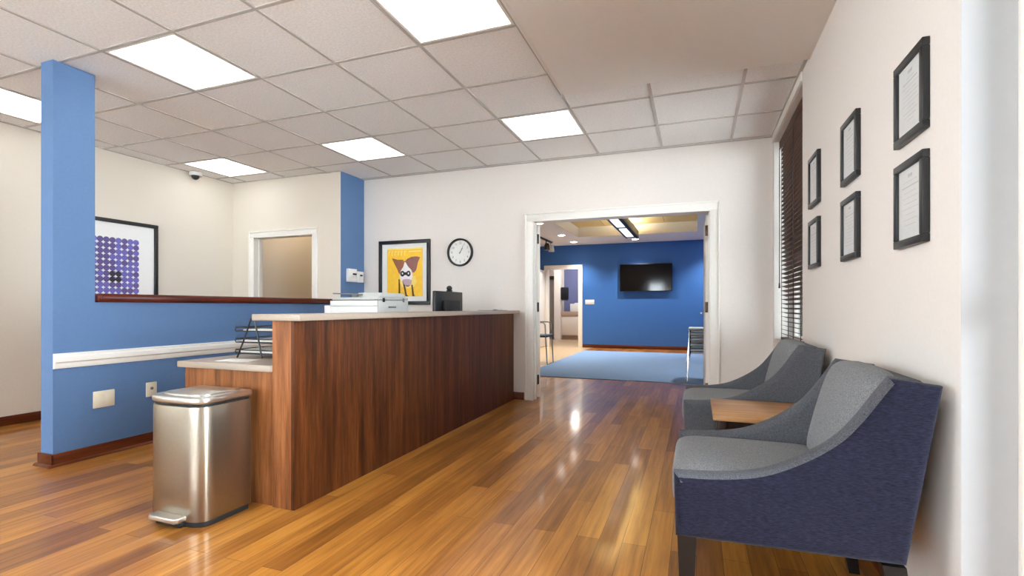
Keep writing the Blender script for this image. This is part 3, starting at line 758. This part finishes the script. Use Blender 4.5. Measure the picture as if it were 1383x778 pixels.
# dog picture
def fl(mb, pts, lay, mi):
    y = YB-.016-lay*.0006
    mb.prism(pts, 'y', y, y+.0006, mi=mi)
t = thing('framed_dog_picture', 'black framed yellow picture of a brown and white dog', 'picture', (-3.46, YB, 1.11))
X0, X1, Z0, Z1 = -3.837, -3.09, 1.10, 1.915
mb = MB(); w = .045
mb.box(X0, X1, YB-.03, YB, Z0, Z0+w, .004).box(X0, X1, YB-.03, YB, Z1-w, Z1, .004).box(X0, X0+w, YB-.03, YB, Z0+w, Z1-w, .004).box(X1-w, X1, YB-.03, YB, Z0+w, Z1-w, .004)
mb.build('frame', M['frame'], t)
MB().box(X0+w-.003, X1-w+.003, YB-.012, YB-.001, Z0+w-.003, Z1-w+.003).build('mat_board', M['mat'], t)
q = MB()
PX0, PX1, PZ0, PZ1 = -3.715, -3.20, 1.205, 1.815
U = lambda u, v: (PX0+u*(PX1-PX0), PZ1-v*(PZ1-PZ0))
def pg(pts, lay, mi): fl(q, [U(*p_) for p_ in pts], lay, mi)
q.box(PX0, PX1, YB-.016, YB-.012, PZ0, PZ1, mi=0)
pg([(.0, .0), (1, .0), (1, .03), (0, .03)], 1, 1)
for k, u in enumerate((.04, .13, .22, .31, .40, .49)):          # pale illegible lettering marks
    pg([(u, .055), (u+.055, .055), (u+.055, .075), (u+.022, .075), (u+.022, .15), (u, .15)], 1, 1)
pg([(.62, .06), (.97, .06), (.97, .085), (.62, .085)], 1, 1)
# body / legs
pg([(.36, .58), (.80, .58), (.84, .70), (.78, .80), (.60, .84), (.44, .80), (.36, .72)], 1, 1)
pg([(.33, .64), (.37, .64), (.38, .98), (.33, .98)], 1, 6)
pg([(.44, .68), (.50, .70), (.57, .97), (.62, 1.0), (.53, 1.0)], 2, 6)
pg([(.69, .76), (.73, .76), (.77, .96), (.80, 1.0), (.72, 1.0)], 2, 6)
# ears
pg([(.14, .20), (.30, .235), (.46, .24), (.50, .30), (.42, .42), (.34, .52), (.30, .44), (.23, .34)], 3, 2)
pg([(.52, .28), (.58, .225), (.70, .185), (.84, .18), (.94, .20), (.88, .30), (.83, .46), (.76, .52), (.66, .42), (.56, .34)], 3, 3)
pg([(.36, .42), (.46, .28), (.56, .26), (.66, .34), (.74, .46), (.70, .56), (.42, .58), (.35, .52)], 2, 2)
# face
pg([(.50, .29), (.53, .29), (.60, .38), (.70, .46), (.735, .58), (.70, .66), (.60, .70), (.48, .70), (.39, .66), (.36, .58), (.40, .46), (.47, .38)], 4, 4)
pg([(.44, .66), (.52, .64), (.64, .645), (.71, .67), (.70, .74), (.64, .79), (.55, .79), (.48, .74)], 5, 5)
pg([(.52, .77), (.66, .77), (.62, .80), (.56, .80)], 6, 3)
for cu, rv in ((.445, .0), (.615, .0)):
    pg([(cu+.062*math.cos(a), .53+.060*math.sin(a)) for a in [2*PI*k/14 for k in range(14)]], 6, 7)
    pg([(cu+.022*math.cos(a), .525+.022*math.sin(a)) for a in [2*PI*k/10 for k in range(10)]], 7, 4)
pg([(.50, .50), (.56, .50), (.57, .56), (.49, .56)], 6, 7)
q.build('print', [M['yellow'], M['yellow_pale'], M['dogbrown'], M['dogmauve'], M['dogwhite'], M['doggrey'], M['dogdark'], M['black']], t)

# wall clock
t = thing('wall_clock', 'round white wall clock with a black rim', 'clock', (-2.68, YB, 1.732))
cc = (-2.68, YB, 1.732); R = .168
MB().lathe([(R-.022, -.012), (R-.018, -.036), (R-.008, -.04), (R, -.034), (R+.001, -.004), (R-.02, 0), (R-.022, -.012)], cc, 'y', 56, cap=False).build('rim', M['frame'], t)
dial = MB().lathe([(.0001, -.001), (R-.02, -.001), (R-.02, -.012), (.0001, -.012)], cc, 'y', 56).build('dial', M['clockface'], t)
q = MB()
for k in range(60):
    a = 2*PI*k/60; s, c = math.sin(a), math.cos(a); r1 = R-.026; r0_ = r1-(.014 if k % 5 == 0 else .006); wd = .002 if k % 5 == 0 else .0009
    pts = [(cc[0]+s*r0_-c*wd, cc[2]+c*r0_+s*wd), (cc[0]+s*r0_+c*wd, cc[2]+c*r0_-s*wd), (cc[0]+s*r1+c*wd, cc[2]+c*r1-s*wd), (cc[0]+s*r1-c*wd, cc[2]+c*r1+s*wd)]
    q.prism(pts, 'y', YB-.0125, YB-.012)
q.build('minute_track', M['ink'], dial)
dg = bpy.context.evaluated_depsgraph_get
for k in range(1, 13):
    cu = bpy.data.curves.new('numeral', 'FONT'); cu.body = str(k); cu.size = .036; cu.align_x = 'CENTER'; cu.align_y = 'CENTER'; cu.extrude = .0003
    to = bpy.data.objects.new('numeral_curve', cu); COL.objects.link(to)
    me = bpy.data.meshes.new_from_object(to.evaluated_get(dg()))
    COL.objects.unlink(to); bpy.data.objects.remove(to)
    a = 2*PI*k/12; rr = R-.056
    me.transform(Matrix.Translation((math.sin(a)*rr, -.0128, math.cos(a)*rr)) @ Matrix.Rotation(PI/2, 4, 'X'))
    me.materials.clear(); me.materials.append(M['midgrey'])
    no = bpy.data.objects.new('numeral', me); COL.objects.link(no); no.parent = dial
def hand(name, ang, ln, wd, y):
    s, c = math.sin(ang), math.cos(ang)
    pts = [(cc[0]-s*.02-c*wd, cc[2]-c*.02+s*wd), (cc[0]-s*.02+c*wd, cc[2]-c*.02-s*wd), (cc[0]+s*ln+c*wd*.5, cc[2]+c*ln-s*wd*.5), (cc[0]+s*ln-c*wd*.5, cc[2]+c*ln+s*wd*.5)]
    MB().prism(pts, 'y', y, y+.0012).build(name, M['midgrey'], t)
hand('hour_hand', math.radians(34), .062, .005, YB-.017)
hand('minute_hand', math.radians(28), .105, .0032, YB-.019)
MB().cyl((cc[0], YB-.0205, cc[2]), (cc[0], YB-.012, cc[2]), .007, n=16).build('hub', M['midgrey'], t)

# ------------------------------------------------------------------ armchairs
def bez(p, n=10):
    out = []
    for i in range(len(p)-1):
        p0 = p[max(i-1, 0)]; p1 = p[i]; p2 = p[i+1]; p3 = p[min(i+2, len(p)-1)]
        for k in range(n):
            t_ = k/n
            f = lambda a, b_, c, d: .5*((2*b_)+(-a+c)*t_+(2*a-5*b_+4*c-d)*t_*t_+(-a+3*b_-3*c+d)*t_**3)
            out.append((f(p0[0], p1[0], p2[0], p3[0]), f(p0[1], p1[1], p2[1], p3[1])))
    out.append(p[-1]); return out
def armchair(Y0, label, near_mat):
    W_ = .66; Y1 = Y0+W_; at = .075
    t = thing('armchair', label, 'armchair', (.28, Y0+W_/2, 0), 'armchairs along the right wall')
    top = bez([(-.072, .516), (.071, .525), (.196, .549), (.306, .603), (.395, .668), (.453, .737), (.503, .813), (.535, .860)], 5)
    prof = [(-.066, .30)] + top + [(.665, .842), (.578, .312)]
    fab_shade = lambda f: 1 if (f.calc_center_median().x > .545 or f.normal.y < -.86 or (f.normal.z < .3 and f.normal.y < .2)) else 0  # outer side and rear faces that take the painted shade
    MB().prism(prof, 'y', Y0, Y0+at, .03, seg=6, mifn=fab_shade).build('arm', [M['fabdark'], near_mat], t, 50)
    MB().prism(prof, 'y', Y1-at, Y1, .03, seg=6).build('arm', M['fabdark'], t, 50)
    ya, yb_ = Y0+at-.004, Y1-at+.004
    MB().prism([(.455, .30), (.575, .308), (.655, .828), (.628, .85), (.56, .856), (.52, .81)], 'y', ya, yb_, .006).build('back', M['fabdark'], t, 50)
    MB().box(-.058, .46, ya, yb_, .305, .37, .008).build('front_rail', M['fabdark'], t)
    # seat cushion, crowned, slightly proud of the arms
    b = bmesh.new(); n = 18; rows = []
    def cushion(u, v, w):    # superellipsoid
        e = .22
        sp = lambda s: math.copysign(abs(s)**e, s)
        return sp(u), sp(v), sp(w)
    nu, nv = 64, 32
    grid = []
    for i in range(nv+1):
        ph = -PI/2+PI*i/nv; ring = []
        for j in range(nu):
            th = 2*PI*j/nu
            cp, s_ = math.cos(ph), math.sin(ph)
            x = math.copysign(abs(cp)**.3, cp)*math.copysign(abs(math.cos(th))**.22, math.cos(th))
            y = math.copysign(abs(cp)**.3, cp)*math.copysign(abs(math.sin(th))**.22, math.sin(th))
            z = math.copysign(abs(s_)**.35, s_)
            X = .198+x*.281; Yc = (ya+yb_)/2+y*(yb_-ya)/2; Z = .44+z*.078
            if z > 0: Z += .016*max(0, 1-x*x)*max(0, 1-y*y)
            ring.append(b.verts.new((X, Yc, Z)))
        grid.append(ring)
    for A, B in zip(grid, grid[1:]):
        for j in range(nu): b.faces.new([A[j], A[(j+1) % nu], B[(j+1) % nu], B[j]])
    bmesh.ops.remove_doubles(b, verts=b.verts[:], dist=1e-5)
    bmesh.ops.recalc_face_normals(b, faces=b.faces[:])
    m_ = MB(); m_._merge(b, 0); m_.build('seat_cushion', M['fab'], t, 80)
    # back cushion: leaning, bulged face
    b = bmesh.new(); grid = []
    for i in range(nv+1):
        ph = -PI/2+PI*i/nv; ring = []
        for j in range(nu):
            th = 2*PI*j/nu
            cp, s_ = math.cos(ph), math.sin(ph)
            yy = math.copysign(abs(cp)**.45, cp)*math.copysign(abs(math.cos(th))**.3, math.cos(th))
            zz = math.copysign(abs(cp)**.45, cp)*math.copysign(abs(math.sin(th))**.3, math.sin(th))
            dd = math.copysign(abs(s_)**.5, s_)
            Z = .670+zz*.190; Yc = (ya+yb_)/2+yy*(yb_-ya)/2
            xc = .505+(Z-.675)*.26
            X = xc+dd*(.055 if dd > 0 else .058)
            if dd < 0: X -= .022*max(0, 1-yy*yy)*max(0, 1-zz*zz)
            Z += .010*max(0, 1-yy*yy)*max(0, zz)
            ring.append(b.verts.new((X, Yc, Z)))
        grid.append(ring)
    for A, B in zip(grid, grid[1:]):
        for j in range(nu): b.faces.new([A[j], A[(j+1) % nu], B[(j+1) % nu], B[j]])
    bmesh.ops.remove_doubles(b, verts=b.verts[:], dist=1e-5)
    bmesh.ops.recalc_face_normals(b, faces=b.faces[:])
    m_ = MB(); m_._merge(b, 0); m_.build('back_cushion', M['fab'], t, 80)
    for yy in (Y0+.012, Y1-.068):
        for xx, lean in ((-.06, 0), (.515, .05)):
            q = MB(); bb_ = bmesh.new()
            tp = [(xx, yy), (xx+.06, yy), (xx+.06, yy+.056), (xx, yy+.056)]
            cxx, cyy = xx+.03+lean, yy+.028
            bt = [(cxx+(a-xx-.03)*.62, cyy+(c-yy-.028)*.62) for a, c in tp]
            A = [bb_.verts.new((a, c, 0)) for a, c in bt]; B = [bb_.verts.new((a, c, .308)) for a, c in tp]
            bb_.faces.new(A[::-1]); bb_.faces.new(B)
            for k in range(4): bb_.faces.new([A[k], A[(k+1) % 4], B[(k+1) % 4], B[k]])
            q._merge(bb_, 0); q.build('leg', M['legwood'], t)
    return t
armchair(1.75, 'nearest grey armchair with painted shade on its outer side at the bottom right', M['fab_shade'])
armchair(3.12, 'farther grey armchair beside the window, beyond the brown side table', M['fabdark'])

# side table
t = thing('side_table', 'low side table with a light brown top between the two armchairs', 'side table', (.36, 2.82, 0))
MB().box(.075, .66, 2.585, 3.055, .525, .552, .003).build('table_top', M['tabletop'], t)
MB().box(.105, .64, 2.61, 2.63, .33, .525).box(.105, .64, 3.01, 3.03, .33, .525).box(.105, .125, 2.63, 3.01, .33, .525).box(.62, .64, 2.63, 3.01, .33, .525).build('apron', M['tabledark'], t)
for x in (.095, .605):
    for y in (2.60, 3.0):
        MB().box(x, x+.045, y, y+.045, 0, .525, .003).build('leg', M['tabledark'], t)

# ------------------------------------------------------------------ light
w = bpy.data.worlds.new('World'); scn.world = w; w.use_nodes = True
bg = w.node_tree.nodes['Background']; bg.inputs['Color'].default_value = (.84, .93, 1.0, 1); bg.inputs['Strength'].default_value = 17.0

def lamp(name, loc, energy, col, size, typ='POINT'):
    ld = bpy.data.lights.new(name, typ); ld.energy = energy; ld.color = col; ld.shadow_soft_size = size
    o = bpy.data.objects.new(name, ld); COL.objects.link(o); o.location = loc; return o
# ceiling lamps of the rooms behind doorways
lamp('inner_room_lamp', (-3.4, 15.0, 2.5), 55, (1, .95, .88), .2)
lamp('corridor_lamp', (-5.3, 5.9, 2.6), 9, (1, .88, .7), .15)

# ------------------------------------------------------------------ camera
cam = bpy.data.cameras.new('camera'); co = bpy.data.objects.new('camera', cam); COL.objects.link(co)
co.location = (0, 0, 1.07); co.rotation_euler = (PI/2, 0, math.radians(20.27))
cam.sensor_width = 36; cam.lens = 674.3/1383*36; cam.shift_y = (414.8-389)/1383
cam.clip_start = .05
scn.camera = co

scn.view_settings.view_transform = 'Standard'; scn.view_settings.look = 'None'
scn.view_settings.gamma = 1; scn.view_settings.use_curve_mapping = False
scn.view_settings.exposure = 0.56
scn.cycles.use_denoising = True
scn.cycles.max_bounces = 10; scn.cycles.diffuse_bounces = 6; scn.cycles.transparent_max_bounces = 12
scn.cycles.caustics_reflective = False; scn.cycles.caustics_refractive = False
scn.cycles.sample_clamp_indirect = 6
